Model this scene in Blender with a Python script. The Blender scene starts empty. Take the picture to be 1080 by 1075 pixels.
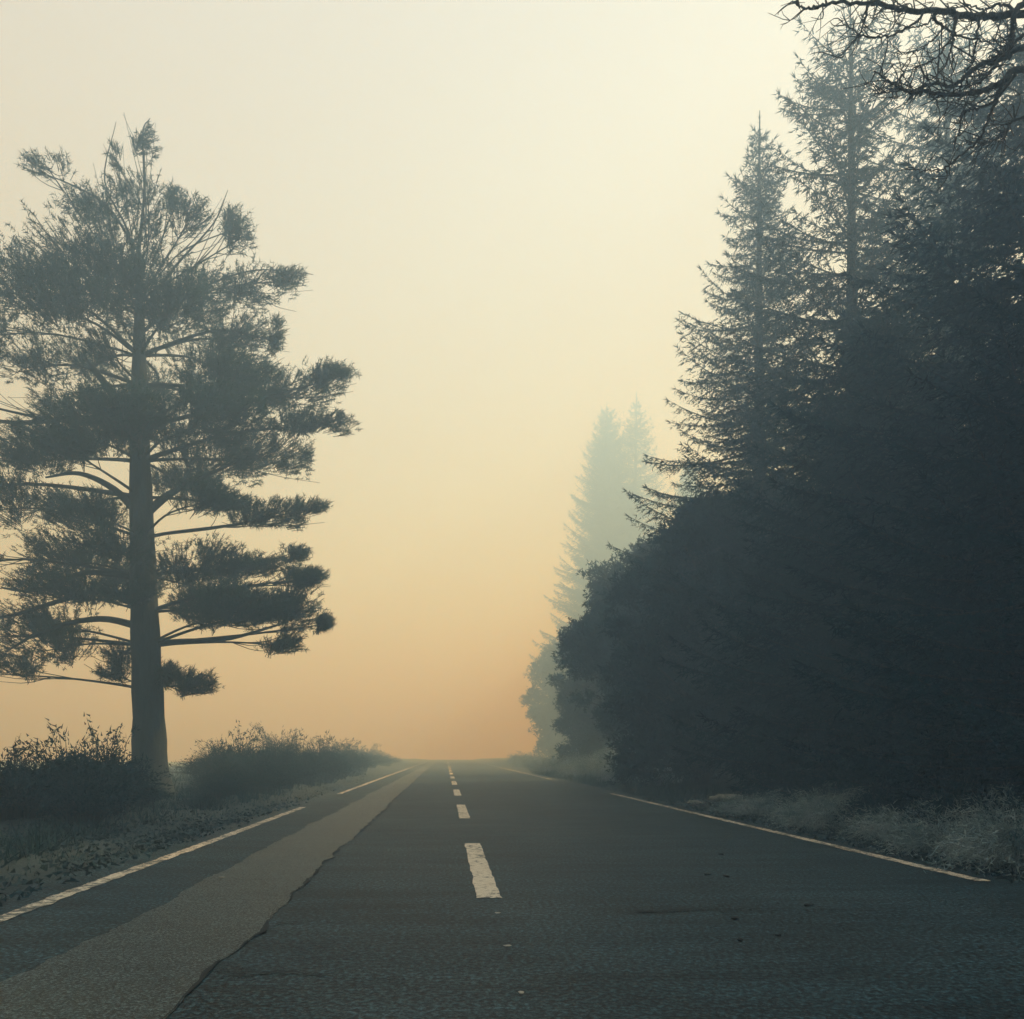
import bpy, math, random
import numpy as np

SC = bpy.context.scene
COL = SC.collection
F, VX, VY = 850.0, 470.0, 796.0          # lens and vanishing point of the photograph, in its pixels
CAM_H = 1.0

def at(px, py, Y):
    return np.array([(px - VX) / F * Y, Y, CAM_H + (VY - py) / F * Y])

# ------------------------------------------------------------------ materials
def new_mat(name):
    m = bpy.data.materials.new(name); m.use_nodes = True
    nt = m.node_tree; nt.nodes.clear()
    out = nt.nodes.new('ShaderNodeOutputMaterial')
    return m, nt, out

def node(nt, kind, **kw):
    n = nt.nodes.new(kind)
    for k, v in kw.items():
        setattr(n, k, v)
    return n

def noise(nt, vec, scale, detail=4, rough=0.6):
    n = node(nt, 'ShaderNodeTexNoise')
    n.inputs['Scale'].default_value = scale
    n.inputs['Detail'].default_value = detail
    n.inputs['Roughness'].default_value = rough
    if vec is not None: nt.links.new(vec, n.inputs['Vector'])
    return n.outputs['Fac']

def ramp(nt, fac, stops):
    r = node(nt, 'ShaderNodeValToRGB')
    el = r.color_ramp.elements
    while len(el) < len(stops): el.new(0.5)
    for e, (p, c) in zip(el, stops):
        e.position = p
        e.color = (c[0], c[1], c[2], 1) if isinstance(c, (tuple, list)) else (c, c, c, 1)
    nt.links.new(fac, r.inputs['Fac'])
    return r.outputs['Color']

def mixc(nt, fac, a, b, mode='MIX'):
    n = node(nt, 'ShaderNodeMix', data_type='RGBA', blend_type=mode)
    for sock, v in ((n.inputs[0], fac), (n.inputs[6], a), (n.inputs[7], b)):
        if isinstance(v, bpy.types.NodeSocket): nt.links.new(v, sock)
        elif isinstance(v, (int, float)): sock.default_value = v
        else: sock.default_value = (v[0], v[1], v[2], 1)
    return n.outputs[2]

def objcoord(nt):
    return node(nt, 'ShaderNodeTexCoord').outputs['Object']

def foliage_mat(name, c1, c2, trans=0.25, scale=1.2):
    m, nt, out = new_mat(name)
    v = objcoord(nt)
    col = ramp(nt, noise(nt, v, scale, 5, 0.7), [(0.35, c1), (0.68, c2)])
    d = node(nt, 'ShaderNodeBsdfDiffuse'); t = node(nt, 'ShaderNodeBsdfTranslucent')
    nt.links.new(col, d.inputs['Color']); nt.links.new(col, t.inputs['Color'])
    mx = node(nt, 'ShaderNodeMixShader'); mx.inputs[0].default_value = trans
    nt.links.new(d.outputs[0], mx.inputs[1]); nt.links.new(t.outputs[0], mx.inputs[2])
    nt.links.new(mx.outputs[0], out.inputs['Surface'])
    return m

def bark_mat(name, c1, c2):
    m, nt, out = new_mat(name)
    v = objcoord(nt)
    mp = node(nt, 'ShaderNodeMapping'); mp.inputs['Scale'].default_value = (9, 9, 1.6)
    nt.links.new(v, mp.inputs['Vector'])
    f = noise(nt, mp.outputs[0], 1.5, 6, 0.65)
    b = node(nt, 'ShaderNodeBsdfPrincipled'); b.inputs['Roughness'].default_value = 0.9
    nt.links.new(ramp(nt, f, [(0.35, c1), (0.65, c2)]), b.inputs['Base Color'])
    bp = node(nt, 'ShaderNodeBump'); bp.inputs['Strength'].default_value = 0.9; bp.inputs['Distance'].default_value = 0.06
    nt.links.new(f, bp.inputs['Height']); nt.links.new(bp.outputs[0], b.inputs['Normal'])
    nt.links.new(b.outputs[0], out.inputs['Surface'])
    return m

M = {}
M['pine_needles'] = foliage_mat('pine_needles', (0.012, 0.042, 0.048), (0.036, 0.082, 0.074), 0.42, 0.8)
M['spruce_needles'] = foliage_mat('spruce_needles', (0.004, 0.024, 0.040), (0.018, 0.070, 0.094), 0.2, 0.7)
M['cypress_leaves'] = foliage_mat('cypress_leaves', (0.003, 0.020, 0.036), (0.020, 0.078, 0.108), 0.18, 0.9)
M['shrub_leaves'] = foliage_mat('shrub_leaves', (0.006, 0.034, 0.050), (0.018, 0.062, 0.080), 0.2, 2.0)
M['heath'] = foliage_mat('heath', (0.012, 0.046, 0.064), (0.042, 0.088, 0.10), 0.2, 2.0)
M['dry_stems'] = foliage_mat('dry_stems', (0.06, 0.14, 0.18), (0.38, 0.50, 0.56), 0.15, 3.0)
M['grass'] = foliage_mat('grass', (0.012, 0.045, 0.064), (0.05, 0.10, 0.115), 0.2, 1.5)
M['litter'] = foliage_mat('litter', (0.02, 0.055, 0.075), (0.07, 0.11, 0.13), 0.1, 4.0)
M['pine_bark'] = bark_mat('pine_bark', (0.004, 0.018, 0.028), (0.016, 0.042, 0.056))
M['dark_bark'] = bark_mat('dark_bark', (0.008, 0.022, 0.030), (0.026, 0.048, 0.056))
M['wet_bark'] = bark_mat('wet_bark', (0.004, 0.008, 0.010), (0.012, 0.018, 0.021))

def plain_mat(name, c1, c2, scale=20, rough=0.8):
    m, nt, out = new_mat(name)
    b = node(nt, 'ShaderNodeBsdfPrincipled'); b.inputs['Roughness'].default_value = rough
    nt.links.new(ramp(nt, noise(nt, objcoord(nt), scale, 5), [(0.35, c1), (0.65, c2)]), b.inputs['Base Color'])
    nt.links.new(b.outputs[0], out.inputs['Surface'])
    return m
M['pale_stone'] = plain_mat('pale_stone', (0.08, 0.12, 0.14), (0.36, 0.42, 0.43), 9)
M['pale_chip'] = plain_mat('pale_chip', (0.30, 0.32, 0.32), (0.45, 0.46, 0.44), 30)
M['dark_leaf'] = plain_mat('dark_leaf', (0.006, 0.014, 0.018), (0.015, 0.024, 0.028), 30)
M['bitumen'] = plain_mat('bitumen', (0.006, 0.014, 0.019), (0.010, 0.021, 0.030), 25, 0.95)

def asphalt_mat(name, dark, light, grain, rough, streak=1.0):
    m, nt, out = new_mat(name)
    v = objcoord(nt)
    big = noise(nt, v, 0.55, 5, 0.65)
    mp = node(nt, 'ShaderNodeMapping'); mp.inputs['Scale'].default_value = (0.55, 2.6, 1)
    nt.links.new(v, mp.inputs['Vector'])
    st = noise(nt, mp.outputs[0], 1.3, 6, 0.7)
    fine = noise(nt, v, grain, 3, 0.75)
    vo = node(nt, 'ShaderNodeTexVoronoi'); vo.inputs['Scale'].default_value = grain * 0.8
    nt.links.new(v, vo.inputs['Vector'])
    base = ramp(nt, big, [(0.3, dark), (0.7, light)])
    base = mixc(nt, 0.55 * streak, base, ramp(nt, st, [(0.38, 0.18), (0.58, 1.1)]), 'MULTIPLY')
    base = mixc(nt, 0.95, base, ramp(nt, fine, [(0.36, 0.08), (0.50, 0.75), (0.64, 3.1)]), 'MULTIPLY')
    chips = ramp(nt, vo.outputs['Distance'], [(0.06, 1.0), (0.22, 0.0)])
    base = mixc(nt, chips, base, mixc(nt, 0.5, base, (0.16, 0.19, 0.20)))
    b = node(nt, 'ShaderNodeBsdfPrincipled')
    b.inputs['Roughness'].default_value = rough
    b.inputs['Specular IOR Level'].default_value = 0.16 if streak > 0.9 else 0.19
    nt.links.new(base, b.inputs['Base Color'])
    bp = node(nt, 'ShaderNodeBump'); bp.inputs['Strength'].default_value = 0.7; bp.inputs['Distance'].default_value = 0.02
    nt.links.new(fine, bp.inputs['Height']); nt.links.new(bp.outputs[0], b.inputs['Normal'])
    nt.links.new(b.outputs[0], out.inputs['Surface'])
    return m
M['asphalt'] = asphalt_mat('asphalt', (0.010, 0.036, 0.054), (0.030, 0.067, 0.090), 36, 0.62)
M['patch_asphalt'] = asphalt_mat('patch_asphalt', (0.034, 0.064, 0.080), (0.052, 0.086, 0.100), 70, 0.46, 0.4)

def paint_mat(name, wear):
    m, nt, out = new_mat(name)
    v = objcoord(nt)
    f = noise(nt, v, 16, 6, 0.75); g = noise(nt, v, 2.2, 3, 0.6)
    mth = node(nt, 'ShaderNodeMath', operation='ADD'); nt.links.new(f, mth.inputs[0])
    m2 = node(nt, 'ShaderNodeMath', operation='MULTIPLY'); nt.links.new(g, m2.inputs[0]); m2.inputs[1].default_value = 0.5
    nt.links.new(m2.outputs[0], mth.inputs[1])
    mask = ramp(nt, mth.outputs[0], [(wear - 0.05, 0.0), (wear + 0.05, 1.0)])
    col = mixc(nt, mask, (0.07, 0.09, 0.095), ramp(nt, f, [(0.3, (0.50, 0.47, 0.40)), (0.7, (0.76, 0.72, 0.62))]))
    b = node(nt, 'ShaderNodeBsdfPrincipled'); b.inputs['Roughness'].default_value = 0.65
    nt.links.new(col, b.inputs['Base Color'])
    nt.links.new(b.outputs[0], out.inputs['Surface'])
    return m
M['edge_paint'] = paint_mat('edge_paint', 0.74)
M['dash_paint'] = paint_mat('dash_paint', 0.68)

def ground_mat():
    m, nt, out = new_mat('verge_soil')
    v = objcoord(nt)
    a = noise(nt, v, 0.7, 6, 0.65); f = noise(nt, v, 30, 4, 0.7)
    base = ramp(nt, a, [(0.35, (0.010, 0.032, 0.046)), (0.65, (0.034, 0.070, 0.085))])
    base = mixc(nt, 0.8, base, ramp(nt, f, [(0.3, 0.35), (0.7, 1.5)]), 'MULTIPLY')
    b = node(nt, 'ShaderNodeBsdfPrincipled'); b.inputs['Roughness'].default_value = 0.95
    nt.links.new(base, b.inputs['Base Color'])
    bp = node(nt, 'ShaderNodeBump'); bp.inputs['Strength'].default_value = 0.8; bp.inputs['Distance'].default_value = 0.04
    nt.links.new(f, bp.inputs['Height']); nt.links.new(bp.outputs[0], b.inputs['Normal'])
    nt.links.new(b.outputs[0], out.inputs['Surface'])
    return m
M['soil'] = ground_mat()

# ------------------------------------------------------------------ objects
def tag(o, label=None, cat=None, group=None, kind=None):
    if label: o['label'] = label
    if cat: o['category'] = cat
    if group: o['group'] = group
    if kind: o['kind'] = kind
    return o

def empty(name, loc, rz=0.0, sc=1.0):
    o = bpy.data.objects.new(name, None); COL.objects.link(o)
    o.location = loc; o.rotation_euler = (0, 0, rz); o.scale = (sc, sc, sc)
    o.empty_display_size = 0.3
    return o

def mesh_obj(name, verts, tris, mat, parent=None, smooth=False):
    verts = np.asarray(verts, dtype=np.float32); tris = np.asarray(tris, dtype=np.int32)
    me = bpy.data.meshes.new(name)
    n, k = tris.shape
    me.vertices.add(len(verts)); me.vertices.foreach_set('co', verts.ravel())
    me.loops.add(n * k); me.loops.foreach_set('vertex_index', tris.ravel())
    me.polygons.add(n)
    me.polygons.foreach_set('loop_start', np.arange(0, n * k, k, dtype=np.int32))
    if smooth: me.polygons.foreach_set('use_smooth', np.ones(n, dtype=bool))
    me.update(calc_edges=True); me.validate()
    me.materials.append(mat)
    o = bpy.data.objects.new(name, me); COL.objects.link(o)
    if parent: o.parent = parent
    return o

def copy_tree(o, parent=None):
    c = o.copy(); COL.objects.link(c)
    if parent: c.parent = parent
    for ch in list(o.children): copy_tree(ch, c)
    return c

class Leaves:
    """collects small triangular leaves / needles"""
    def __init__(self, rng): self.rng = rng; self.v = []
    def add(self, P, D, length, width):
        P = np.asarray(P, float).reshape(-1, 3); D = np.asarray(D, float).reshape(-1, 3)
        n = len(P)
        if n == 0: return
        D = D / (np.linalg.norm(D, axis=1, keepdims=True) + 1e-9)
        R = self.rng.normal(size=(n, 3)); S = np.cross(D, R)
        S /= (np.linalg.norm(S, axis=1, keepdims=True) + 1e-9)
        L = (np.asarray(length) * np.ones(n))[:, None]; W = (np.asarray(width) * np.ones(n))[:, None]
        self.v.append(np.stack([P + S * W * .5, P - S * W * .5, P + D * L], axis=1))
    def build(self, name, mat, parent):
        V = np.concatenate(self.v).reshape(-1, 3)
        return mesh_obj(name, V, np.arange(len(V)).reshape(-1, 3), mat, parent)

class Tubes:
    def __init__(self): self.v = []; self.f = []; self.n = 0
    def add(self, pts, radii, sides=6, cap=True):
        P = np.asarray(pts, float); r = np.asarray(radii, float) * np.ones(len(P))
        T = np.gradient(P, axis=0); T /= (np.linalg.norm(T, axis=1, keepdims=True) + 1e-9)
        ref = np.array([0.31, 0.95, 0.05]) if abs(T[0][2]) > 0.7 else np.array([0.05, 0.12, 0.99])
        A = np.cross(T, ref); A /= (np.linalg.norm(A, axis=1, keepdims=True) + 1e-9)
        B = np.cross(T, A)
        ang = np.linspace(0, 2 * math.pi, sides, endpoint=False)
        ring = (A[:, None, :] * np.cos(ang)[None, :, None] + B[:, None, :] * np.sin(ang)[None, :, None]) * r[:, None, None] + P[:, None, :]
        m = len(P)
        i = np.arange(m - 1)[:, None] * sides; j = np.arange(sides)[None, :]; k = (j + 1) % sides
        q = np.stack([i + j, i + k, i + sides + k, i + sides + j], axis=-1).reshape(-1, 4) + self.n
        self.v.append(ring.reshape(-1, 3)); self.f.append(q); self.n += m * sides
    def build(self, name, mat, parent):
        return mesh_obj(name, np.concatenate(self.v), np.concatenate(self.f), mat, parent, smooth=True)

def spline(ctrl, n):
    """Catmull-Rom through the control points (any dimension)"""
    C = np.asarray(ctrl, float)
    if len(C) == 2:
        t = np.linspace(0, 1, n)[:, None]; return C[0] * (1 - t) + C[1] * t
    C = np.vstack([2 * C[0] - C[1], C, 2 * C[-1] - C[-2]])
    out = []
    segs = len(C) - 3
    for u in np.linspace(0, segs - 1e-6, n):
        s = int(u); t = u - s
        p0, p1, p2, p3 = C[s:s + 4]
        out.append(0.5 * ((2 * p1) + (-p0 + p2) * t + (2 * p0 - 5 * p1 + 4 * p2 - p3) * t * t + (-p0 + 3 * p1 - 3 * p2 + p3) * t ** 3))
    return np.array(out)

def unit(v):
    v = np.asarray(v, float); return v / (np.linalg.norm(v, axis=-1, keepdims=True) + 1e-9)

# ------------------------------------------------------------------ ground relief
def gh(x, y):
    x = np.asarray(x, float); y = np.asarray(y, float)
    l = np.clip((-3.3 - x) / 2.0, 0, 1); r = np.clip((x - 4.7) / 2.5, 0, 1)
    wob = 0.05 * np.sin(x * 1.7 + y * 0.9) + 0.05 * np.sin(y * 2.3 - x * 0.6)
    z = -0.03 + l * (0.17 + wob) + r * r * (0.22 + wob)
    z = z - 0.02 * np.clip(-9 - x, 0, 40) * l + 0.03 * np.clip(x - 9, 0, 30)
    far = np.clip((np.abs(x) - 40) / 100, 0, 1)
    return z * (1 - far) + dip(y)

def dip(y):
    """the road runs over a gentle crest and down the far side"""
    y = np.asarray(y, float)
    u = np.clip(y - 150, 0, 60)
    return np.maximum(-0.00018 * u * u - 0.0216 * np.clip(y - 210, 0, None), -13.0)

def build_ground():
    xs = np.concatenate([np.linspace(-700, -22, 40), np.arange(-20, 24.01, 0.35), np.linspace(27, 700, 40)])
    ys = np.concatenate([np.linspace(-300, -8, 22), np.arange(-6, 90.01, 0.5), np.linspace(92, 330, 60), np.linspace(340, 700, 20)])
    X, Y = np.meshgrid(xs, ys)
    V = np.stack([X, Y, gh(X, Y)], -1).reshape(-1, 3)
    nx, ny = len(xs), len(ys)
    i = (np.arange(ny - 1)[:, None] * nx + np.arange(nx - 1)[None, :]).ravel()
    Q = np.stack([i, i + 1, i + nx + 1, i + nx], -1)
    g = mesh_obj('ground', V, Q, M['soil'], None, True)
    tag(g, kind='structure')

def ribbon(xl, xr, ys, z):
    """a flat strip between two ragged sides"""
    n = len(ys)
    V = np.zeros((2 * n, 3)); V[:n, 0] = xl; V[n:, 0] = xr; V[:n, 1] = ys; V[n:, 1] = ys; V[:n, 2] = z + dip(ys); V[n:, 2] = z + dip(ys)
    i = np.arange(n - 1)
    return V, np.stack([i, i + n, i + n + 1, i + 1], -1)

def build_road():
    rng = np.random.default_rng(4)
    def rag(n, amp, k=5):
        a = rng.normal(size=n + k); return amp * np.convolve(a, np.ones(k) / k, 'valid')[:n] * math.sqrt(k)
    ys = np.concatenate([np.arange(-12, 60, 0.12), np.linspace(60.1, 320, 200)])
    n = len(ys)
    V, Q = ribbon(-3.15 + rag(n, 0.07, 7), 4.62 + rag(n, 0.06, 7), ys, 0.0)
    road = mesh_obj('road', V, Q, M['asphalt']); tag(road, kind='structure')
    # long repair trench, newer and smoother asphalt
    y2 = np.concatenate([np.arange(-10, 30, 0.06), np.linspace(30, 250, 300)]); n2 = len(y2)
    wob = (0.028 * np.sin(y2 * 0.55) + 0.016 * np.sin(y2 * 1.3 + 1)) / (1 + y2.clip(0) / 12)
    right = -1.06 + wob + rag(n2, 0.016, 5) - 0.004 * np.clip(y2, 0, 40)
    left = -1.92 + 0.5 * wob + rag(n2, 0.022, 9)
    V, Q = ribbon(left, right, y2, 0.004)
    mesh_obj('repair_patch', V, Q, M['patch_asphalt'], road)
    w = np.clip(0.006 + rag(n2, 0.016, 5), -0.006, 0.05)
    V, Q = ribbon(right - 0.008, right + w, y2, 0.008)
    mesh_obj('seam', V, Q, M['bitumen'], road)
    # cross cracks that leave the seam
    for (x0, x1, y0, bend) in ((-1.0, -0.18, 3.62, 0.05), (-1.0, -0.35, 4.75, 0.04), (-1.05, -0.5, 6.9, -0.06),
                               (-1.1, 0.1, 9.2, 0.1), (0.7, 2.6, 7.4, 0.08), (-0.9, 1.9, 13.0, 0.2), (1.2, 3.7, 5.1, 0.1)):
        t = np.linspace(0, 1, 70)
        x = x0 + (x1 - x0) * t; y = y0 + bend * np.sin(t * 5) + rag(70, 0.012, 5)
        wd = np.clip(0.010 * (1 - t) + rag(70, 0.004, 3), 0.001, 0.02)
        VV = np.zeros((140, 3)); VV[:70, 0] = x; VV[70:, 0] = x; VV[:70, 1] = y - wd; VV[70:, 1] = y + wd; VV[:, 2] = 0.0095
        i = np.arange(69)
        mesh_obj('crack', VV, np.stack([i, i + 1, i + 71, i + 70], -1), M['bitumen'], road)
    # edge lines
    def line(xc, half, ya, yb):
        yy = np.arange(ya, yb, 0.035) if yb < 45 else np.concatenate([np.arange(ya, 45, 0.05), np.linspace(45, yb, 150)])
        k = len(yy)
        V, Q = ribbon(xc - half + rag(k, 0.006, 4) + 0.006 * np.sin(yy * 0.8), xc + half + rag(k, 0.006, 4) + 0.006 * np.sin(yy * 0.8), yy, 0.005)
        return V, Q
    for segs, xc in (([(-9, 15.3), (20.5, 240)], -2.70), ([(6.35, 20.6), (32.5, 44), (60, 240)], 4.24)):
        Vs, Qs, o = [], [], 0
        for a, b in segs:
            V, Q = line(xc, 0.062, a, b); Vs.append(V); Qs.append(Q + o); o += len(V)
        mesh_obj('edge_line', np.concatenate(Vs), np.concatenate(Qs), M['edge_paint'], road)
    # centre dashes
    for k in range(-1, 16):
        y0 = 5.6 + k * 7.0; yy = np.arange(y0, y0 + 3.46, 0.05); n3 = len(yy)
        V, Q = ribbon(0.30 - 0.085 + rag(n3, 0.004, 3), 0.30 + 0.085 + rag(n3, 0.004, 3), yy, 0.005)
        mesh_obj('centre_dash', V, Q, M['dash_paint'], road)

# ------------------------------------------------------------------ plants
def stick_radii(n, r0, r1, p=1.0):
    t = np.linspace(0, 1, n); return r0 + (r1 - r0) * t ** p

def make_spruce(H, R, seed, z0=0.6, irregular=0.25, gap=0.0, bare_tip=1.0, mat='spruce_needles', dens=1.0, shape=0.8, droop=0.25):
    rng = np.random.default_rng(seed)
    root = empty('spruce_tree', (0, 0, 0))
    t = Tubes()
    lean = rng.normal(0, 0.12, 2)
    zz = np.linspace(-0.3, H, 24)
    axis = np.stack([lean[0] * np.sin(zz / H * 3), lean[1] * np.sin(zz / H * 2.5), zz], -1)
    rad = 0.014 * H * (1 - np.clip(zz, 0, H) / H) ** 0.9 + 0.012; rad[0] *= 1.4; rad[1] *= 1.15
    t.add(axis, rad, 9); t.build('trunk', M['dark_bark'], root)
    ax = lambda z: np.array([lean[0] * math.sin(z / H * 3), lean[1] * math.sin(z / H * 2.5), z])
    bt = Tubes(); L = Leaves(rng)
    z = z0
    while z < H - 0.75:
        f = z / H
        prof = (1 - f) ** shape * (0.62 + 0.38 * min(1, f / 0.18))
        nb = rng.integers(5, 8) if f < 0.9 else 4
        a0 = rng.uniform(0, 6.28)
        for b in range(nb):
            if rng.random() < gap: continue
            a = a0 + b * 6.283 / nb + rng.normal(0, 0.25)
            Lb = max(0.16, R * prof * rng.uniform(1 - irregular, 1 + irregular))
            up = 0.55 * f - droop + rng.normal(0, 0.08)
            s = np.linspace(0, 1, 9)
            hor = np.array([math.cos(a), math.sin(a), 0])
            P = ax(z + rng.uniform(-0.12, 0.12)) + hor * (s * Lb)[:, None]
            P[:, 2] += Lb * (up * s + (0.20 + 0.12 * rng.random()) * s ** 2.5)
            bt.add(P, stick_radii(9, 0.010 + 0.010 * Lb, 0.004), 4)
            side = np.array([-math.sin(a), math.cos(a), 0])
            m = max(3, int(Lb / 0.11 * dens))
            u = (np.arange(m) + rng.random(m)) / m * 0.93 + 0.07
            for sg in (-1, 1):
                base = np.stack([np.interp(u, s, P[:, i]) for i in range(3)], -1)
                tl = (0.12 + 0.42 * Lb * (1 - u) * np.minimum(1, u * 3)) * rng.uniform(0.5, 1.25, m)
                tl = np.minimum(tl, 1.1)
                d = hor * 0.75 + sg * side * rng.uniform(0.5, 1.1, m)[:, None] + np.array([0, 0, 1]) * rng.normal(-0.25, 0.22, m)[:, None]
                d = unit(d)
                k = 13
                w = rng.random((m, k))
                q = base[:, None, :] + d[:, None, :] * (w * tl[:, None])[:, :, None]
                q[:, :, 2] -= 0.12 * w ** 2 * tl[:, None]
                keep = np.arange(k)[None, :] < np.ceil(tl / 0.045)[:, None]
                q = q[keep]; dd = np.repeat(d[:, None, :], k, 1)[keep]
                dd = dd + rng.normal(0, 0.55, dd.shape)
                L.add(q, dd, rng.uniform(0.08, 0.19, len(q)), rng.uniform(0.022, 0.042, len(q)))
            # along the branch itself and its tip
            k = m * 2
            u = rng.random(k)
            base = np.stack([np.interp(u, s, P[:, i]) for i in range(3)], -1)
            L.add(base, hor + rng.normal(0, 0.5, (k, 3)), rng.uniform(0.1, 0.2, k), 0.035)
            L.add(np.repeat(P[-1:], 6, 0), unit(P[-1] - P[-2]) + rng.normal(0, 0.35, (6, 3)), 0.22, 0.035)
        z += rng.uniform(0.20, 0.32) * (1.0 if f < 0.85 else 0.8) / max(0.7, dens)
    k = 60
    zt = H - 1.4 * rng.random(k) ** 0.6
    L.add(np.stack([ax(q) for q in zt]), np.array([0, 0, 1]) + rng.normal(0, 0.7, (k, 3)), 0.10, 0.025)
    bt.build('branches', M['dark_bark'], root)
    L.build('crown', M[mat], root)
    return root

def make_clump_tree(name, H, rx, ry, seed, nclump, zlow=0.8, mat='cypress_leaves', leaf=0.16, per=1500, profile='round', cr=(0.9, 1.5)):
    """dense leafy crown: overlapping leaf clumps on limbs"""
    rng = np.random.default_rng(seed)
    root = empty(name, (0, 0, 0))
    t = Tubes()
    zz = np.linspace(-0.3, H * 0.9, 12)
    t.add(np.stack([0.15 * np.sin(zz * 0.5 + seed), 0.12 * np.sin(zz * 0.6), zz], -1), 0.02 * H * (1 - zz / H * 0.93) + 0.02, 9)
    t.build('trunk', M['dark_bark'], root)
    L = Leaves(rng); lb = Tubes()
    for i in range(nclump):
        f = (i + rng.random()) / nclump
        z = zlow + (H - zlow) * f
        if profile == 'round': pr = math.sin(math.pi * min(1, 0.24 + 0.76 * f)) ** 0.65
        elif profile == 'cone': pr = (1 - f) ** 0.75 * (0.75 + 0.25 * min(1, f * 5))
        else: pr = (1 - f ** 3) ** 0.6
        a = i * 2.39996 + rng.normal(0, 0.3)
        rr = math.sqrt(rng.uniform(0.3, 1.0)) * pr * rng.uniform(0.78, 1.22) * (1 + 0.14 * math.sin(3 * a + seed) * math.sin(f * 9))
        rc = rng.uniform(*cr) * (0.55 + 0.45 * pr)
        c = np.array([math.cos(a) * max(0, rx * rr - rc * 0.5), math.sin(a) * max(0, ry * rr - rc * 0.5), min(z, H - rc * 0.6)])
        zb = max(0.3, c[2] - 0.5 * math.hypot(c[0], c[1]) - 0.3)
        lb.add(spline([[0, 0, zb], c * np.array([.5, .5, 0]) + np.array([0, 0, (zb * 0.45 + c[2] * 0.55) + 0.1]), c], 8), stick_radii(8, 0.07, 0.02), 5)
        n = int(per * rc ** 2)
        # twigs fan out of the clump; leaves sit along their outer half
        nt_ = max(12, n // 22)
        d = unit(rng.normal(size=(nt_, 3)) + np.array([0, 0, 0.25]))
        rad = rc * rng.uniform(0.55, 1.1, nt_) * (1 + 0.25 * np.sin(d[:, 0] * 7 + seed) * np.sin(d[:, 2] * 6))
        w = rng.uniform(0.35, 1.0, (nt_, 22)) ** 0.7
        tip = c + d * rad[:, None] * np.array([1, 1, 0.75])
        q = c + (tip - c)[:, None, :] * w[:, :, None] + rng.normal(0, 0.07, (nt_, 22, 3))
        dd = np.repeat(d[:, None, :], 22, 1) * 0.8 + rng.normal(0, 0.6, (nt_, 22, 3))
        q = q.reshape(-1, 3); dd = dd.reshape(-1, 3)
        L.add(q, dd, leaf * rng.uniform(0.6, 1.4, len(q)), leaf * rng.uniform(0.3, 0.6, len(q)))
    lb.build('branches', M['dark_bark'], root)
    L.build('crown', M[mat], root)
    return root

def make_shrub(name, r, h, seed, stems, leaf, mat, arch=0.2, sprigs=6, width=0.3, stem_mat='dark_bark', upright=0.6, per=34):
    rng = np.random.default_rng(seed)
    root = empty(name, (0, 0, 0))
    t = Tubes(); L = Leaves(rng)
    for i in range(stems + sprigs):
        sp = i >= stems
        a = rng.uniform(0, 6.28); q = math.sqrt(rng.random())
        out = np.array([math.cos(a), math.sin(a), 0])
        base = out * r * 0.35 * q
        top = out * r * q * rng.uniform(0.8, 1.05)
        hh = h * (1 - 0.55 * q ** 2) * rng.uniform(0.6, 1.0)
        if sp: hh = h * rng.uniform(1.0, 1.3); top = out * r * 0.6 * q
        mid = base * 0.4 + top * 0.6 * (1 - 0.4 * upright) + np.array([0, 0, hh * 0.72])
        end = top + np.array([0, 0, hh * (1 - arch * rng.random())]) + out * arch * r * 0.3
        P = spline([base + np.array([0, 0, -0.05]), mid, end], 8)
        t.add(P, stick_radii(8, 0.008, 0.0025), 4)
        n = per if not sp else per // 2
        u = rng.uniform(0.25, 1.0, n) ** 0.8
        if sp: u = rng.uniform(0.5, 1.0, n)
        s = np.linspace(0, 1, 8)
        B = np.stack([np.interp(u, s, P[:, k]) for k in range(3)], -1)
        spread = 0.03 if sp else 0.06
        D = unit(P[-1] - P[3]) * 0.7 + rng.normal(0, 0.65, (n, 3))
        L.add(B + rng.normal(0, spread, (n, 3)), D, leaf * rng.uniform(0.6, 1.4, n), leaf * width * rng.uniform(0.7, 1.3, n))
    t.build('stems', M[stem_mat], root)
    L.build('foliage', M[mat], root)
    return root

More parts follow.
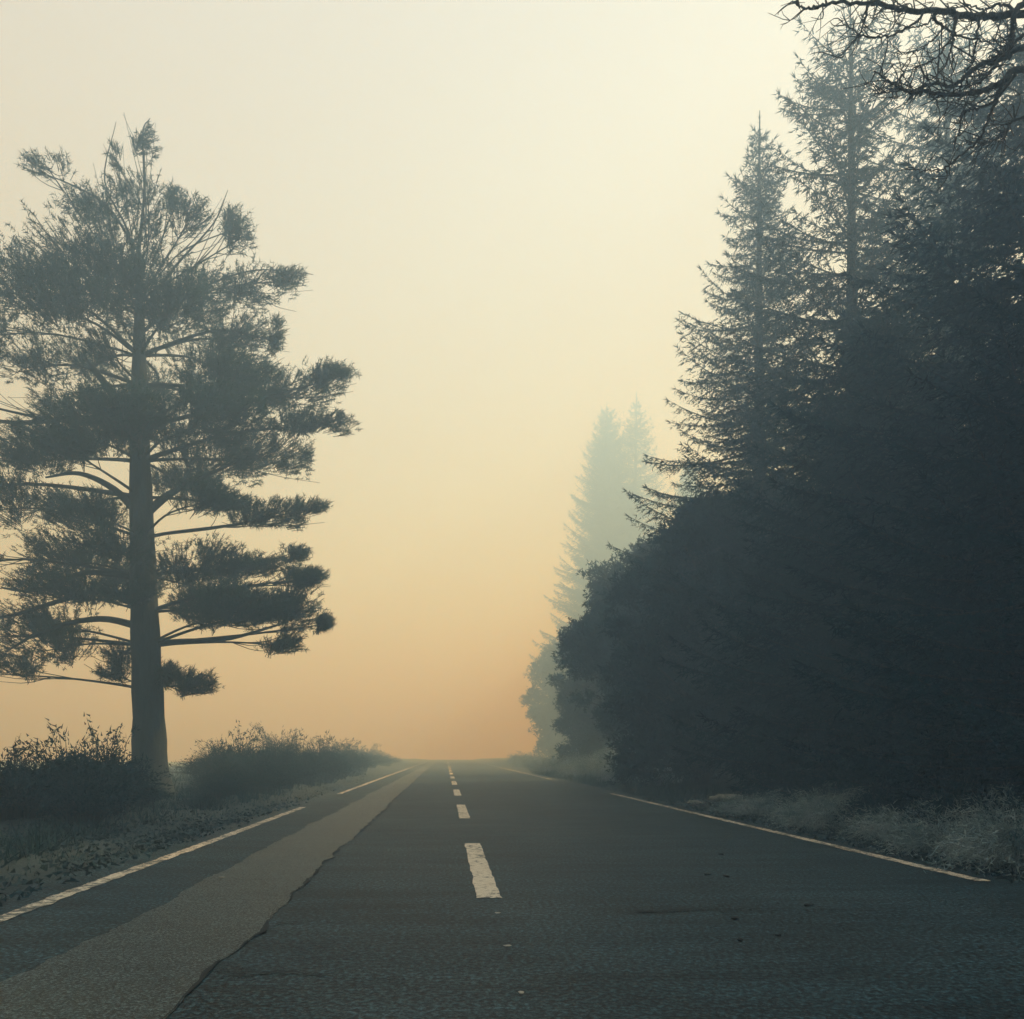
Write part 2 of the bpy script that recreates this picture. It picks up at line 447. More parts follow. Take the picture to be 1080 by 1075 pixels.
# ------------------------------------------------------------------ the lone pine
def build_pine():
    Y0 = 17.6
    base = at(158, 834, Y0); base[2] = float(gh(base[0], Y0))
    rng = np.random.default_rng(11)
    root = empty('pine_tree', tuple(base))
    tag(root, 'tall lone pine with layered crown on the left verge', 'tree')
    loc = lambda px, py, dy=0.0: at(px, py, Y0) - base + np.array([0, dy, 0])
    tr = np.array([loc(159, 848), loc(158, 815), loc(157, 760), loc(154, 690), loc(151, 600), loc(148, 500), loc(147, 420), loc(147, 350), loc(147, 320)])
    rr = np.array([30, 19.5, 16.5, 15.2, 13.5, 11, 8.8, 6, 4.5]) / F * Y0
    P = spline(tr, 40); R = np.interp(np.linspace(0, 1, 40), np.linspace(0, 1, 9), rr)
    t = Tubes(); t.add(P, R * (1 + 0.03 * np.sin(np.arange(40) * 1.7)), 16)
    t.build('trunk', M['pine_bark'], root)
    def trunk_at(z):
        z = max(0.5, min(z, P[-1][2])); i = int(np.argmin(abs(P[:, 2] - z))); return P[i], R[i]
    # foliage pads: px, py, half width, half height, depth offset (m), attach height offset
    pads = [
        (152, 150, 18, 28, 0.0), (132, 192, 34, 34, 0.4), (60, 187, 32, 12, -0.5), (98, 205, 45, 26, 0.3), (165, 222, 26, 26, -0.6), (118, 160, 10, 16, 0.2),
        (182, 200, 12, 14, 0.3),
        (240, 218, 15, 22, 0.6), (256, 252, 20, 26, -0.4), (300, 280, 26, 12, 0.5), (268, 300, 45, 24, 0.0), (205, 275, 50, 28, 1.2), (215, 262, 30, 22, -1.4),
        (55, 275, 62, 26, 0.6), (10, 300, 48, 40, -0.8), (150, 292, 80, 34, 1.8), (140, 300, 80, 36, -1.9), (62, 340, 70, 38, -1.5), (50, 345, 60, 34, 1.9),
        (205, 345, 70, 34, -1.6), (215, 350, 66, 34, 1.6), (20, 370, 55, 36, 0.2), (250, 345, 44, 26, 0.2), (292, 352, 12, 22, 0.0), (130, 360, 60, 30, 2.6), (120, 368, 60, 26, -2.6),
        (300, 402, 68, 20, 0.5), (352, 400, 28, 14, -0.3), (255, 418, 55, 24, -1.3), (330, 442, 52, 12, 0.2), (240, 462, 95, 24, 1.2), (230, 462, 90, 22, -1.5), (215, 398, 45, 20, 1.5),
        (60, 410, 55, 14, 0.8), (100, 474, 80, 17, -1.2), (40, 440, 50, 14, 1.5), (20, 478, 60, 18, 0.2), (160, 470, 60, 16, 2.8), (170, 478, 60, 14, -3.0),
        (55, 516, 55, 22, 1.2), (12, 530, 45, 36, -0.6), (110, 500, 40, 12, -2.2), (285, 536, 58, 14, 0.3), (235, 540, 50, 14, -1.4), (325, 532, 24, 9, 0.1), (225, 510, 28, 8, 1.6),
        (55, 580, 65, 30, 0.6), (118, 560, 45, 22, -1.8), (110, 590, 45, 22, 2.0), (225, 600, 58, 24, -1.0), (215, 606, 55, 22, 1.6), (262, 592, 40, 14, 0.3), (318, 604, 30, 13, 0.2), (305, 575, 22, 10, 0.8),
        (235, 636, 66, 24, 0.8), (318, 640, 30, 34, -0.4), (265, 645, 56, 24, -1.2), (190, 625, 40, 20, 1.6), (280, 625, 50, 18, 1.8), (70, 622, 60, 20, -0.5), (30, 645, 55, 24, 1.0), (95, 605, 50, 18, 2.2),
        (45, 675, 55, 26, 0.2), (22, 705, 34, 22, -0.6), (112, 690, 28, 22, 0.9), (125, 708, 20, 12, -0.5), (203, 718, 30, 15, 0.3), (185, 712, 20, 14, -0.6), (295, 672, 34, 14, 0.6), (342, 654, 12, 10, 0.1), (330, 610, 14, 8, -0.3),
        (150, 475, 62, 20, -2.2), (152, 588, 52, 22, -2.0), (148, 335, 62, 36, -2.2), (146, 395, 40, 18, -1.6), (156, 632, 34, 14, -1.6),
        # the side of the crown that lies outside the frame
        (-40, 330, 50, 40, 0.5), (-45, 420, 50, 24, -0.8), (-60, 500, 45, 26, 0.4), (-40, 590, 45, 26, -0.4), (-30, 660, 40, 24, 0.5),
    ]
    limbs = [Tubes() for _ in range(7)]
    L = Leaves(rng)
    for i, (px, py, hw, hh, dy) in enumerate(pads):
        dy *= 0.8
        c = loc(px, py, dy)
        hx = hw / F * Y0; hz = hh / F * Y0
        hy = min(1.6, max(0.4, hx * 0.75))
        dist = math.hypot(c[0] - P[20][0], c[1])
        if py < 340:
            s0, r0 = trunk_at(round((c[2] - 0.4 - 0.22 * dist) / 0.8) * 0.8)
        else:
            s0, r0 = trunk_at(round((c[2] - 0.1 - 0.16 * dist) / 0.8) * 0.8)
        # the limb
        mid = s0 * 0.45 + c * 0.55 + np.array([rng.normal(0, .12), rng.normal(0, .15), (0.18 if py < 450 else 0.05) * dist * rng.uniform(-0.6, 1.0) * 0.5])
        Lm = spline([s0, s0 * 0.75 + mid * 0.25 + np.array([0, 0, 0.05]), mid, c - np.array([0, 0, hz * 0.4])], 14)
        thick = min(r0 * 0.5, 0.022 + (0.013 if py < 520 else 0.007) * dist)
        lt = limbs[min(6, int((c[2] / 18.5) * 7))]
        lt.add(Lm, stick_radii(14, thick * (0.45 if py < 340 else 1.0), 0.012), 7)
        # branchlets
        nb = int(6 + 5 * hx)
        outdir = unit(np.array([c[0] - P[20][0], c[1], 0.0]) + 1e-6)
        tips = c + rng.uniform(-1, 1, (nb, 3)) * np.array([hx, hy, hz * 0.8])
        for q in tips:
            sidx = rng.integers(8, 14)
            b0 = Lm[sidx]
            bm = (b0 + q) / 2 + np.array([0, 0, -0.08])
            lt.add(spline([b0, bm, q], 6), stick_radii(6, 0.011, 0.004), 4)
        # needle tufts, seated on twigs spread through the pad
        area = hx * hz
        n = int(200 + 760 * hx * hy * (0.55 + hz))
        sparse = 0.5 if py < 235 else (0.55 if py < 330 else (0.75 if py < 380 else 1.0))
        n = int(n * sparse)
        g = rng.normal(size=(n, 3)); g = unit(g) * (rng.random(n) ** 0.42)[:, None] * rng.uniform(0.85, 1.06, (n, 1))
        q3 = c + g * np.array([hx, hy, hz])
        lumps = np.sin(q3[:, 0] * 5.1 + i) + np.sin(q3[:, 1] * 4.3 + 2 * i) + np.sin(q3[:, 2] * 6.7 + q3[:, 0] * 2.0)
        g = g[lumps > (-0.75 if py > 380 else -0.55)]; n = len(g)
        wav = 1 + 0.22 * np.sin(g[:, 0] * 9 + i) * np.cos(g[:, 1] * 7 + i * 2)
        T = c + g * wav[:, None] * np.array([hx, hy, hz])
        odir = unit(g * np.array([1, 1, 0.6]) + outdir * 0.5 + np.array([0, 0, 0.55]))
        k = 13
        sd = rng.normal(0, 0.8, (n, k, 3)) + odir[:, None, :] * 0.7
        pos = np.repeat(T[:, None, :], k, 1) - odir[:, None, :] * (rng.random((n, k)) * 0.16)[:, :, None]
        ln = rng.uniform(0.06, 0.125, (n, k)).ravel()
        L.add(pos.reshape(-1, 3), sd.reshape(-1, 3), ln, 0.015)
        # short twig below every third tuft
        for j in range(0, n, 5):
            lt.add(np.array([T[j] - odir[j] * 0.30 - np.array([0, 0, 0.03]), T[j]]), [0.008, 0.005], 3)
    # the two leading forks at the top
    fk = limbs[6]
    for pts, ra in (([(147, 330), (146, 270), (152, 200), (150, 140), (158, 124)], 0.10), ([(146, 310), (135, 245), (110, 190), (122, 128)], 0.08), ([(143, 262), (110, 215), (60, 188), (22, 178)], 0.06),
                    ([(148, 330), (185, 280), (225, 235), (240, 200)], 0.07), ([(150, 350), (200, 310), (265, 285), (330, 289)], 0.07)):
        fk.add(spline([loc(x, y, 0.02) for x, y in pts], 16), stick_radii(16, ra * 0.6, 0.006, 0.7), 6)
    # heavy visible limbs lower down
    for pts, ra, dy in (([(148, 455), (130, 430), (112, 405), (96, 385)], 0.16, -0.4), ([(146, 460), (110, 440), (60, 432), (0, 436), (-50, 425)], 0.12, 0.5),
                        ([(150, 545), (175, 520), (205, 500), (250, 480)], 0.11, 0.3), ([(148, 545), (125, 520), (95, 508), (60, 512)], 0.10, -0.5),
                        ([(150, 640), (110, 622), (60, 630), (0, 648), (-40, 650)], 0.09, 0.3), ([(151, 662), (110, 655), (60, 668), (20, 690)], 0.09, -0.5),
                        ([(152, 680), (190, 676), (240, 672), (300, 655)], 0.09, 0.2), ([(152, 705), (140, 690), (118, 684)], 0.06, 0.3),
                        ([(150, 610), (80, 600), (20, 615), (-20, 612)], 0.08, 0.8)):
        s = [loc(x, y, dy * min(1, k * 0.5)) for k, (x, y) in enumerate(pts)]
        limbs[2].add(spline(s, 16), stick_radii(16, ra, 0.02), 7)
    for lt in limbs:
        if lt.v: lt.build('limb', M['pine_bark'], root)
    L.build('crown', M['pine_needles'], root)

# ------------------------------------------------------------------ overhanging bare tree at right
def build_bare_tree():
    rng = np.random.default_rng(5)
    Yt = 6.3
    tx = 7.6
    root = empty('bare_tree', (tx, Yt, float(gh(tx, Yt))))
    tag(root, 'leafless tree whose dark twigs hang into the top right corner', 'tree')
    base = np.array(root.location)
    t = Tubes()
    tp = np.array([[0, 0, -0.3], [0.0, 0, 0.5], [0.08, 0.05, 2.5], [-0.05, 0.1, 4.6], [-0.1, 0.05, 6.4], [0.2, 0.1, 8.2], [0.5, 0.3, 9.8]])
    t.add(spline(tp, 26), np.interp(np.linspace(0, 1, 26), [0, .1, .5, .75, 1], [0.28, 0.2, 0.16, 0.10, 0.02]), 12)
    t.build('trunk', M['wet_bark'], root)
    cx = lambda x, y: (820 + x / 4.154, y / 4.154)
    B = [  # crop coordinates of the twigs, base depth, depth drift, radius
        ([(2100, 330), (1600, 150), (1300, 60), (1080, 62), (900, 72), (800, 66), (740, 48), (600, 50), (530, 40), (440, 15), (400, 14), (250, 12), (180, 30), (130, 38), (90, 26), (65, 4)], 6.2, -0.5, 0.036),
        ([(1500, 120), (1200, 0), (1060, 30), (1030, 130), (1020, 190), (950, 290), (880, 365), (800, 380)], 6.1, -0.2, 0.034),
        ([(2100, 500), (1500, 60), (1080, 205), (1000, 250), (900, 280), (800, 355), (760, 380), (700, 365), (640, 380), (590, 405), (500, 400), (420, 415)], 6.3, 0.3, 0.032),
        ([(2100, 560), (1600, 250), (1080, 300), (1000, 350), (930, 385), (850, 410), (750, 415), (650, 405), (590, 405), (550, 390), (480, 350), (420, 310)], 6.3, -0.6, 0.034),
        ([(1000, 352), (975, 390), (930, 510), (880, 610), (790, 690), (730, 738), (650, 746), (560, 742)], 6.1, 0.4, 0.018),
        ([(2100, 700), (1500, 480), (1080, 515), (1000, 570), (930, 620), (880, 628)], 6.3, 0.2, 0.022),
        ([(1040, 330), (960, 430), (900, 470), (830, 490), (800, 530), (795, 590), (770, 625)], 6.0, 0.2, 0.014),
        ([(790, 62), (768, 140), (765, 200), (720, 310), (640, 370)], 6.0, -0.3, 0.016),
        ([(690, 50), (690, 90), (770, 146), (900, 180), (1030, 160)], 6.0, 0.2, 0.015),
        ([(640, 52), (610, 95), (500, 155), (380, 160), (330, 130), (275, 92)], 6.0, -0.4, 0.011),
        ([(395, 14), (385, 80), (360, 150), (310, 212), (258, 258)], 5.9, 0.2, 0.011),
        ([(885, 75), (862, 230), (842, 296)], 6.0, 0.3, 0.011),
        ([(640, 390), (600, 403), (575, 370), (535, 270)], 6.0, 0.1, 0.008),
        ([(1060, 60), (980, 22), (900, 42), (840, 25), (740, 35)], 6.1, 0.3, 0.014),
        ([(1080, 150), (1010, 220), (940, 300), (830, 390)], 6.2, 0.3, 0.016),
        ([(700, 60), (640, 110), (560, 118), (440, 70)], 6.0, 0.3, 0.008),
        ([(760, 170), (700, 250), (620, 290), (530, 318)], 5.9, -0.3, 0.008),
        ([(740, 110), (690, 165), (630, 215), (560, 235)], 5.9, -0.2, 0.007),
        ([(970, 410), (900, 440), (840, 470), (770, 440)], 6.0, 0.3, 0.008),
        ([(930, 520), (960, 560), (985, 580)], 6.1, 0.1, 0.006),
        ([(560, 45), (520, 15), (480, -30)], 6.0, 0.2, 0.008),
        ([(1240, 60), (1120, -20), (1000, -60), (850, -40)], 6.2, 0.5, 0.02),
    ]
    for pts, Y, drift, r in B:
        n = len(pts)
        P = []
        for k, q in enumerate(pts):
            x, y = cx(*q)
            P.append(at(x, y, Y + drift * k / n) - base)
        if pts[0][0] > 2000:      # springs from the trunk
            zt = max(2.5, P[0][2]); P[0] = np.array([-0.05, 0.05, zt])
        S = spline(P, 8 * n)
        S[n:] += rng.normal(0, 0.005, (7 * n, 3))
        lt = Tubes()
        lt.add(S, stick_radii(8 * n, r, max(0.0028, r * 0.13), 0.7), 7)
        # side twigs
        seg = np.linalg.norm(np.diff(S, axis=0), axis=1).sum()
        for k in range(int(5 + seg * 9)):
            u = rng.uniform(0.25, 1.0); i = min(len(S) - 2, int(u * len(S)))
            d = unit(S[i + 1] - S[i])
            sdir = unit(np.cross(d, rng.normal(size=3)) + d * 0.7 + np.array([-0.3, 0, -0.25]))
            ll = rng.uniform(0.08, 0.42) * (0.5 + 0.7 * (1 - u))
            q = S[i] + sdir * ll; m = S[i] + sdir * ll * 0.5 + rng.normal(0, 0.03, 3) + np.array([0, 0, 0.02])
            q = q + np.array([-0.05, 0, 0.05]) * rng.random()
            tw = spline([S[i], m, q], 7)
            lt.add(tw, stick_radii(7, min(r * 0.4, 0.0055), 0.0018), 4)
            if rng.random() < 0.55:
                d2 = unit(tw[-1] - tw[3]) + rng.normal(0, 0.5, 3)
                lt.add(np.array([tw[3], tw[3] + d2 * ll * 0.25, tw[3] + d2 * ll * 0.45 + rng.normal(0, .015, 3)]), [0.003, 0.0022, 0.0015], 4)
        lt.build('branch', M['wet_bark'], root)

# ------------------------------------------------------------------ right-hand trees
def put(o, x, y, rz=0.0, s=1.0, sz=None):
    o.location = (x, y, float(gh(x, y))); o.rotation_euler = (0, 0, rz); o.scale = (s, s, sz or s)
    return o

def grow(o, x, y, rz=0.0, s=1.0):
    return put(o, x * 0.8, y * 0.8, rz, s * 0.8)

def build_woods():
    G = 'conifers in the row along the right side'
    a = make_spruce(22.6, 5.5, 21, z0=1.2, irregular=0.42, shape=0.95, droop=0.3)
    grow(a, 10.6, 27, 0.4); tag(a, 'pointed dark spruce with a bare leader in front of the taller trees', 'tree', G)
    b = make_spruce(20.6, 3.3, 33, z0=1.0, irregular=0.55, gap=0.28, shape=0.52, droop=0.08)
    grow(b, 10.5, 21, 1.0); tag(b, 'tallest slender conifer, its ragged top reaching the upper frame edge', 'tree', G)
    c = copy_tree(b); grow(c, 15.6, 25, 2.7, 1.15); tag(c, 'pale misty conifer top seen behind the overhanging bare twigs', 'tree', G)
    d = make_spruce(15.6, 6.0, 41, z0=0.3, irregular=0.3, shape=0.75, dens=1.25, mat='cypress_leaves', droop=0.3)
    grow(d, 11.6, 14.8); tag(d, 'big near black conifer filling the right frame edge', 'tree', G)
    e = make_spruce(11.8, 4.7, 77, z0=0.3, irregular=0.35, shape=0.8, dens=1.25, mat='cypress_leaves', droop=0.3)
    grow(e, 10.0, 18.5, 1.3); tag(e, 'dense dark conifer standing before the trunk of the tallest tree', 'tree', G)
    f = copy_tree(d); grow(f, 9.9, 11.2, 2.2, 0.72); tag(f, 'nearest black bushy conifer, cut by the right frame edge', 'tree', G)
    h = make_clump_tree('broadleaf_tree', 9.6, 4.0, 4.0, 43, 130, 0.4, per=1500, profile='round', cr=(0.6, 1.25))
    grow(h, 9.0, 27.5, 0.5); tag(h, 'rounded dark tree below the pointed spruce', 'tree', G)
    i = copy_tree(h); grow(i, 11.2, 22.0, 2.5, 0.88); tag(i, 'low rounded black tree behind the pale flat stone', 'tree', G)
    g = make_clump_tree('broadleaf_tree', 10.6, 4.6, 4.6, 44, 130, 2.2, per=1300, profile='round', cr=(0.6, 1.35))
    grow(g, 9.6, 36.0, 0.2); tag(g, 'rounded bushy tree leaning out farthest over the right road edge', 'tree', G)
    g2 = copy_tree(g); grow(g2, 13.0, 33.0, 1.9, 1.15); tag(g2, 'bushy tree set back between the pointed spruce and the misty pair', 'tree', G)
    k = copy_tree(e); grow(k, 16.5, 19.0, 0.7, 1.1); tag(k, 'dark conifer at the back, low behind the bare twigs', 'tree', G)
    # row carried on beside and behind the camera, added to shade road and haze
    for x, y, rz, sc, lab in ((13.0, 7.0, 0.6, 1.15, 'tall dark conifer added for shade beside the camera, to the right of the frame'), (12.0, 1.0, 2.2, 1.25, 'dark conifer added to the row for shade, to the right of the camera'),
                              (13.0, -5.5, 4.0, 1.2, 'dark conifer added to the row for shade, behind the camera')):
        o = copy_tree(e); put(o, x, y, rz, sc); tag(o, lab, 'tree', G)
    o = copy_tree(a); put(o, 16.5, 10.5, 1.0, 0.9); tag(o, 'tall spruce added for shade behind the row, to the right of the frame', 'tree', G)
    GB = 'unseen shade trees added around the camera'  # unseen conifers added to block sky light from the sides and back
    for src, x, y, rz, sc in ((e, -10.5, 2.0, 1.0, 1.5), (a, -13.0, -4.0, 2.0, 0.9), (e, -9.5, -9.0, 3.0, 1.6), (a, 9.5, -12.0, 0.3, 0.9), (e, 10.5, -19.0, 2.0, 1.6), (e, -10.0, -18.0, 5.0, 1.6), (a, -17.0, 3.0, 4.4, 0.9)):
        o = copy_tree(src); put(o, x, y, rz, sc); tag(o, 'dark conifer added for shade around the photographer, outside the frame', 'tree', GB)
    # misty trees
    GM = 'misty conifers beyond the rounded tree'
    j = make_spruce(24.0, 5.2, 55, z0=0.5, irregular=0.28, shape=0.8, dens=1.4)
    put(j, 19.9, 100, 0.0, 1.84); tag(j, 'faint broad spruce fading into the fog, left of the misty pair', 'tree', GM)
    j2 = copy_tree(a); put(j2, 23.2, 97, 1.3, 1.95); tag(j2, 'faint broad conifer fading into the fog, right of the misty pair', 'tree', GM)
    j3 = copy_tree(j); put(j3, 27.0, 90, 2.0, 1.4); tag(j3, 'faint shorter spruce half hidden behind the dark spruce branches', 'tree', GM)
    j5 = copy_tree(h); put(j5, 12.8, 76, 3.1, 1.35); tag(j5, 'faintest rounded tree low in the fog at the foot of the misty conifers', 'tree', GM)
    j4 = copy_tree(h); grow(j4, 10.6, 50, 0.4, 1.1); tag(j4, 'misty rounded tree low behind the rounded bushy tree', 'tree', GM)

# ------------------------------------------------------------------ shrubs, grass, litter
def build_verges():
    # left group beside the pine
    protos = [make_shrub('shrub', 0.95, 1.0, 60 + k, 170, 0.075, 'shrub_leaves', sprigs=9, width=0.34) for k in range(3)]
    heath = [make_shrub('shrub', 1.1, 0.95, 70 + k, 230, 0.06, 'heath', sprigs=16, width=0.25, upright=0.9) for k in range(2)]
    dry = [make_shrub('dry_shrub', 0.62, 0.52, 80 + k, 150, 0.075, 'dry_stems', arch=0.9, sprigs=5, width=0.13, stem_mat='dry_stems', upright=0.2, per=40) for k in range(3)]
    used = set()
    def place(proto, x, y, rz, s, label, group, sz=None):
        o = proto if id(proto) not in used else copy_tree(proto)
        used.add(id(proto))
        put(o, x, y, rz, s, sz); tag(o, label, 'shrub', group)
        return o
    GL = 'dark shrubs left of the pine'
    for k, x, y, rz, s, sz, lab in (
        (0, -5.15, 12.1, 0.3, 1.0, 1.12, 'dark shrub with spiky sprigs just left of the pine trunk'),
        (1, -5.25, 11.2, 1.3, 0.95, 1.02, 'dark shrub with the tallest forked sprig at the left verge'),
        (2, -5.55, 10.4, 2.1, 1.0, 0.86, 'low dark shrub at the left frame edge'),
        (0, -6.2, 11.6, 4.1, 1.0, 0.85, 'dark shrub behind the shrub at the left frame edge'),
        (1, -5.1, 13.4, 3.0, 0.6, 0.42, 'small dark shrub at the foot of the pine trunk'),
        (2, -4.65, 10.3, 0.4, 0.7, 0.6, 'low shrub in front of the left shrubs, nearest the leaf litter')):
        place(protos[k], x, y, rz, s, lab, GL, sz)
    GH = 'shrubs of the hazy mound along the left edge line'
    lab = 'low hazy shrub in the mound right of the pine'
    rng = random.Random(8)
    for k, (x, y, s, sz) in enumerate(((-4.5, 14.8, 0.45, 0.22), (-4.7, 16.4, 0.65, 0.36), (-4.8, 18.0, 0.85, 0.60), (-4.6, 19.8, 0.9, 0.82), (-5.9, 21.0, 1.1, 1.0), (-4.6, 22.0, 1.0, 1.15),
                                       (-5.8, 22.6, 1.2, 1.3), (-4.5, 24.8, 1.1, 1.25), (-4.4, 28, 1.15, 1.3), (-5.6, 27, 1.3, 1.4), (-4.5, 32, 1.3, 1.3), (-4.6, 37, 1.3, 1.2), (-4.8, 43, 1.4, 1.2), (-5.2, 52, 1.6, 1.2), (-5.0, 63, 1.6, 1.1))):
        place(protos[k % 3] if k in (6, 8, 11) else heath[k % 2], x, y, rng.uniform(0, 6), s * 1.05, lab, GH, sz * 1.12)
    # right verge
    GR = 'pale dry shrubs on the right verge'
    spots = [
        (4.95, 6.9, 1.05, 1.15, 'palest dry shrub, cut by the right frame edge'),
        (5.0, 8.0, 0.9, 0.85, 'second dry shrub from the right frame edge'),
        (5.25, 9.2, 1.0, 1.0, None), (4.95, 10.6, 0.9, 0.9, None), (5.5, 11.6, 1.1, 1.1, None), (5.1, 13.2, 1.0, 0.85, None),
        (4.85, 6.0, 0.6, 0.5, None), (5.9, 8.2, 1.2, 1.25, None), (6.6, 14.6, 0.8, 0.5, None)]
    GK = 'dark shrubs between the dry shrubs'
    for x, y, s_, sz in ((5.35, 7.5, 0.5, 0.55), (5.5, 8.7, 0.6, 0.7), (5.5, 10.2, 0.6, 0.6), (5.7, 12.6, 0.6, 0.5), (6.4, 13.6, 0.5, 0.4)):
        place(protos[int(y) % 3], x, y, y, s_, 'small dark shrub among the pale dry shrubs of the right bank', GK, sz)
    GD = 'hazy pale shrubs beyond the stone'
    for k, (x, y, s, sz, lb) in enumerate(spots):
        place(dry[k % 3], x, y, rng.uniform(0, 6), s, lb or 'pale tangled dry shrub in the bank under the black conifers', GR, sz)
    for k, (x, y, s, sz) in enumerate(((6.4, 24, 1.0, 0.8), (6.0, 27.5, 1.2, 1.1), (6.5, 31, 1.6, 1.6), (6.0, 35, 1.7, 1.7), (6.6, 39, 2.0, 2.2), (5.8, 43, 1.8, 1.8), (7.6, 35, 2.0, 2.4), (7.4, 29, 1.6, 1.8), (6.2, 50, 2.0, 1.8), (6.4, 58, 2.2, 2.0), (6.6, 68, 2.2, 2.2))):
        place(dry[k % 3], x, y, rng.uniform(0, 6), s, 'hazy pale shrub on the far right verge under the rounded tree', GD, sz)

    # grass on both verges: nobody could count it
    r2 = np.random.default_rng(9)
    L = Leaves(r2)
    def strip(n, x0, x1, y0, y1, h0, h1, pw=1.0):
        x = r2.uniform(x0, x1, n); y = y0 + (y1 - y0) * r2.random(n) ** pw
        cl = 0.5 + 0.5 * np.sin(x * 3.1 + 1.3 * np.sin(y * 1.7)) * np.sin(y * 2.3 + x)
        keep = (r2.random(n) < 0.25 + 0.75 * cl) & (np.hypot((x - 5.5) * 0.9, (y - 16.2) * 0.7) > 0.9)
        x, y, cl = x[keep], y[keep], cl[keep]
        P = np.stack([x, y, gh(x, y) - 0.01], -1)
        D = np.array([0, 0, 1]) + r2.normal(0, 0.45, P.shape)
        hh = r2.uniform(h0, h1, len(x)) * (0.5 + 0.8 * cl)
        L.add(P, D, hh, np.clip(hh * 0.09, 0.008, 0.03))
    strip(26000, -9, -3.9, 6, 40, 0.08, 0.30, 1.6)
    strip(6000, -4.2, -3.1, 4, 40, 0.03, 0.12, 1.6)
    strip(34000, 4.9, 9.5, 5, 45, 0.10, 0.34, 1.5)
    strip(7000, 4.6, 5.2, 5, 45, 0.05, 0.16, 1.5)
    strip(20000, -30, -8, 8, 60, 0.15, 0.45)
    g = L.build('grass', M['grass'], None); tag(g, kind='stuff')
    L = Leaves(r2)
    def litter(n, cx, cy, sx, sy):
        x = cx + r2.normal(0, sx, n); y = cy + r2.normal(0, sy, n)
        ok = (x < -2.86) | (x > 4.36); x, y = x[ok], y[ok]
        P = np.stack([x, y, np.maximum(gh(x, y), 0.0) + 0.006 + 0.03 * r2.random(len(x))], -1)
        D = r2.normal(0, 1, P.shape) * np.array([1, 1, 0.35])
        L.add(P, D, r2.uniform(0.04, 0.09, len(x)), r2.uniform(0.025, 0.05, len(x)))
    litter(900, -4.5, 8.8, 0.45, 0.9); litter(500, -3.9, 11, 0.4, 3); litter(900, 4.9, 8.0, 0.28, 1.3); litter(900, 5.3, 11, 0.5, 4); litter(1500, -3.2, 8, 0.22, 5); litter(1200, 4.65, 9, 0.16, 4)
    g = L.build('leaf_litter', M['litter'], None); tag(g, kind='stuff')

def lump(name, size, seed, mat, parent=None, rings=9, seg=14, rough=0.18):
    rng = np.random.default_rng(seed); V = []; ph = rng.uniform(0, 6, 6)
    for i in range(rings + 1):
        th = math.pi * i / rings
        for j in range(seg):
            a = 2 * math.pi * j / seg
            d = np.array([math.sin(th) * math.cos(a), math.sin(th) * math.sin(a), math.cos(th)])
            k = 1 + rough * (math.sin(3 * d[0] + ph[0]) + math.sin(4 * d[1] + ph[1]) + 0.6 * math.sin(7 * d[0] + 5 * d[2] + ph[2])) + rng.normal(0, rough * 0.12)
            V.append(d * k * np.array(size))
    Q = []
    for i in range(rings):
        for j in range(seg):
            Q.append([i * seg + j, (i + 1) * seg + j, (i + 1) * seg + (j + 1) % seg, i * seg + (j + 1) % seg])
    return mesh_obj(name, V, Q, mat, parent)

def build_small():
    s = lump('stone', (0.36, 0.24, 0.08), 3, M['pale_stone'])
    s.location = (5.9, 17.0, float(gh(5.9, 17.0)) + 0.06)
    tag(s, 'pale flat stone lying on the right verge below the dark trees', 'stone')
    s = lump('stone', (0.14, 0.11, 0.05), 6, M['pale_stone'])
    s.location = (5.15, 16.6, float(gh(5.15, 16.6)) + 0.03)
    tag(s, 'small grey stone left of the pale flat stone', 'stone')
    s = lump('stone', (0.10, 0.06, 0.04), 8, M['pale_chip'])
    s.location = (4.52, 6.05, 0.03); tag(s, 'small pale stone beyond the near end of the right edge line', 'stone')
    for px, py, w, lab in ((525, 965, 0.022, 'pale chip on the asphalt just below the nearest centre dash'), (535, 1000, 0.026, 'pale chip on the asphalt midway between the dash and frame bottom'),
                           (550, 1050, 0.022, 'pale chip on the asphalt nearest the bottom frame edge'), (234, 927, 0.032, 'pale chip on the repair strip near the left edge line')):
        Y = F * CAM_H / (py - VY); p = at(px, py, Y)
        o = lump('debris_chip', (w * 0.7, w * 0.5, 0.004), int(px), M['pale_chip'], None, 6, 9)
        o.location = (p[0], p[1], 0.013); tag(o, lab, 'debris', 'pale chips on the asphalt')
    for px, py, w in ((747, 923, 0.04), (766, 925, 0.045), (853, 956, 0.035), (781, 993, 0.025), (820, 988, 0.02), (775, 970, 0.035), (760, 902, 0.03)):
        Y = F * CAM_H / (py - VY); p = at(px, py, Y)
        o = lump('fallen_leaf', (w * 0.75, w * 0.6, 0.006), int(px), M['dark_leaf'], None, 6, 9, 0.25)
        o.location = (p[0], p[1], 0.010); tag(o, 'dark wet leaf stuck to the asphalt of the right lane', 'leaf', 'dark leaves on the right lane')

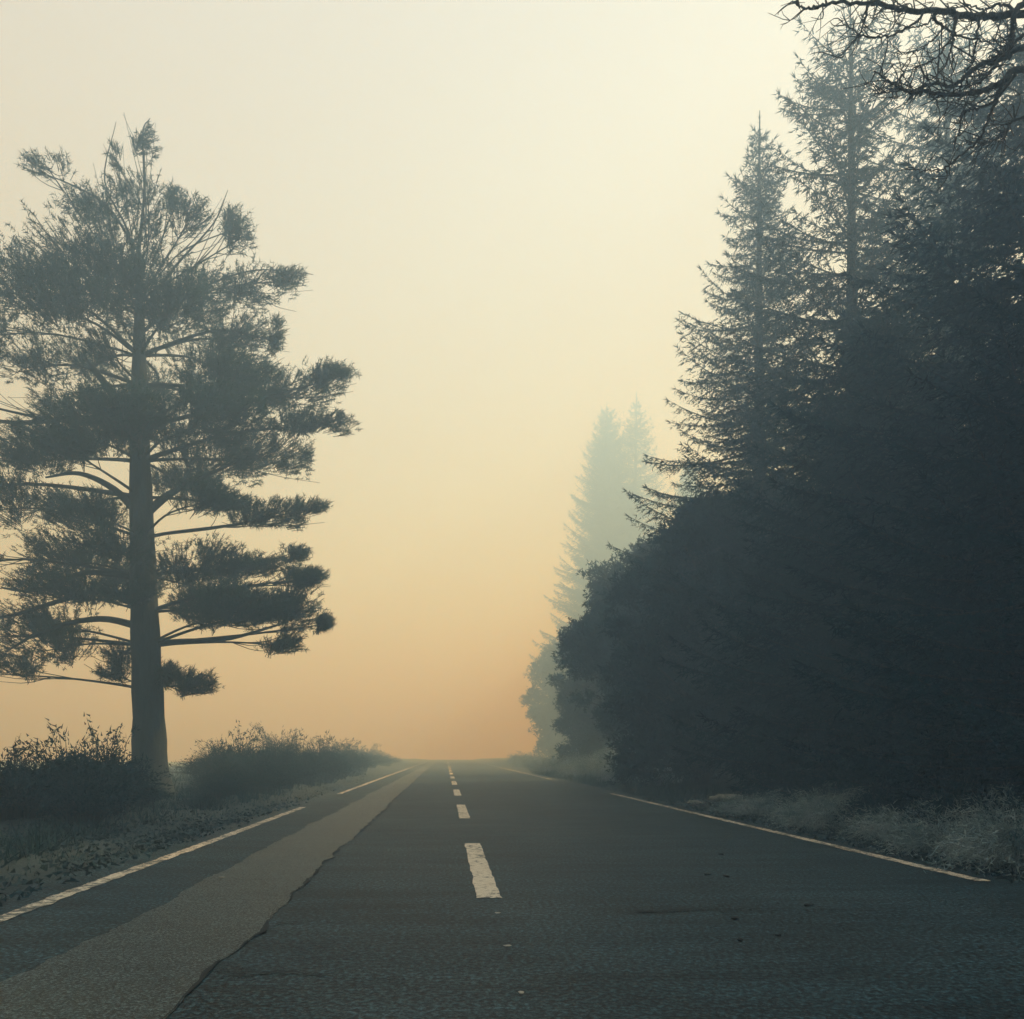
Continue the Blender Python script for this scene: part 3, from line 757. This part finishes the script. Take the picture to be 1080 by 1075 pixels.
# ------------------------------------------------------------------ air and light
SUN_ELEV, SUN_AZ = math.radians(37), math.radians(62)      # azimuth measured from +Y towards +X
def build_air():
    top, bot, ext = 45.0, -16.0, 720.0
    V = [(x, y, z) for z in (bot, top) for y in (-ext, ext) for x in (-ext, ext)]
    Q = [(0, 2, 3, 1), (4, 5, 7, 6), (0, 1, 5, 4), (2, 6, 7, 3), (0, 4, 6, 2), (1, 3, 7, 5)]
    m, nt, out = new_mat('fog')
    v = node(nt, 'ShaderNodeVolumePrincipled')
    v.inputs['Density'].default_value = 0.032
    v.inputs['Density Attribute'].default_value = ''
    v.inputs['Color'].default_value = (0.262, 0.456, 0.756, 1)
    v.inputs['Absorption Color'].default_value = (0.958, 0.955, 0.760, 1)
    v.inputs['Anisotropy'].default_value = 0.33
    nt.links.new(v.outputs[0], out.inputs['Volume'])
    h = mesh_obj('haze', V, Q, m); tag(h, kind='stuff')
    h.display_type = 'WIRE'

def build_light():
    w = bpy.data.worlds.new('World'); SC.world = w; w.use_nodes = True
    nt = w.node_tree; nt.nodes.clear()
    out = nt.nodes.new('ShaderNodeOutputWorld'); bg = nt.nodes.new('ShaderNodeBackground')
    sky = nt.nodes.new('ShaderNodeTexSky'); sky.sky_type = 'NISHITA'; sky.sun_disc = False
    sky.sun_elevation = SUN_ELEV; sky.sun_rotation = SUN_AZ
    sky.air_density = 1.0; sky.dust_density = 2.0; sky.ozone_density = 1.0
    # the morning sky above the fog, filtered warm by the high mist
    col = mixc(nt, 1.0, sky.outputs[0], (1.0, 1.0, 1.0), 'MULTIPLY')
    col = mixc(nt, 0.7, col, (13.6, 12.6, 13.2))          # a thin even cloud deck above the fog
    nt.links.new(col, bg.inputs['Color']); bg.inputs['Strength'].default_value = 0.05
    nt.links.new(bg.outputs[0], out.inputs['Surface'])
    ld = bpy.data.lights.new('Sun', 'SUN'); ld.energy = 5.0; ld.angle = math.radians(5); ld.color = (1.0, 0.99, 0.95)
    lo = bpy.data.objects.new('Sun', ld); COL.objects.link(lo)
    lo.location = (0, 0, 60)
    # lamp's -Z looks away from the sun
    sd = np.array([math.sin(SUN_AZ) * math.cos(SUN_ELEV), math.cos(SUN_AZ) * math.cos(SUN_ELEV), math.sin(SUN_ELEV)])
    from mathutils import Vector
    lo.rotation_euler = Vector(sd).to_track_quat('Z', 'Y').to_euler()

def build_camera():
    cd = bpy.data.cameras.new('Camera'); co = bpy.data.objects.new('Camera', cd); COL.objects.link(co)
    co.location = (0, 0, CAM_H); co.rotation_euler = (math.radians(90), 0, 0)
    cd.sensor_fit = 'HORIZONTAL'; cd.sensor_width = 36; cd.lens = F / 1080 * 36
    cd.shift_x = (540 - VX) / 1080; cd.shift_y = (VY - 537.5) / 1080
    cd.clip_start = 0.05; cd.clip_end = 3000
    SC.camera = co

build_ground(); build_road(); build_pine(); build_bare_tree(); build_woods(); build_verges(); build_small()
build_air(); build_light(); build_camera()

cy = SC.cycles
cy.volume_bounces = 1; cy.max_bounces = 5; cy.diffuse_bounces = 2; cy.transmission_bounces = 3
cy.use_denoising = True
cy.use_adaptive_sampling = True; cy.adaptive_threshold = 0.03
cy.sample_clamp_indirect = 4.0
vs = SC.view_settings
vs.view_transform = 'Standard'; vs.look = 'None'; vs.gamma = 1.0; vs.use_curve_mapping = False
vs.exposure = 0.46
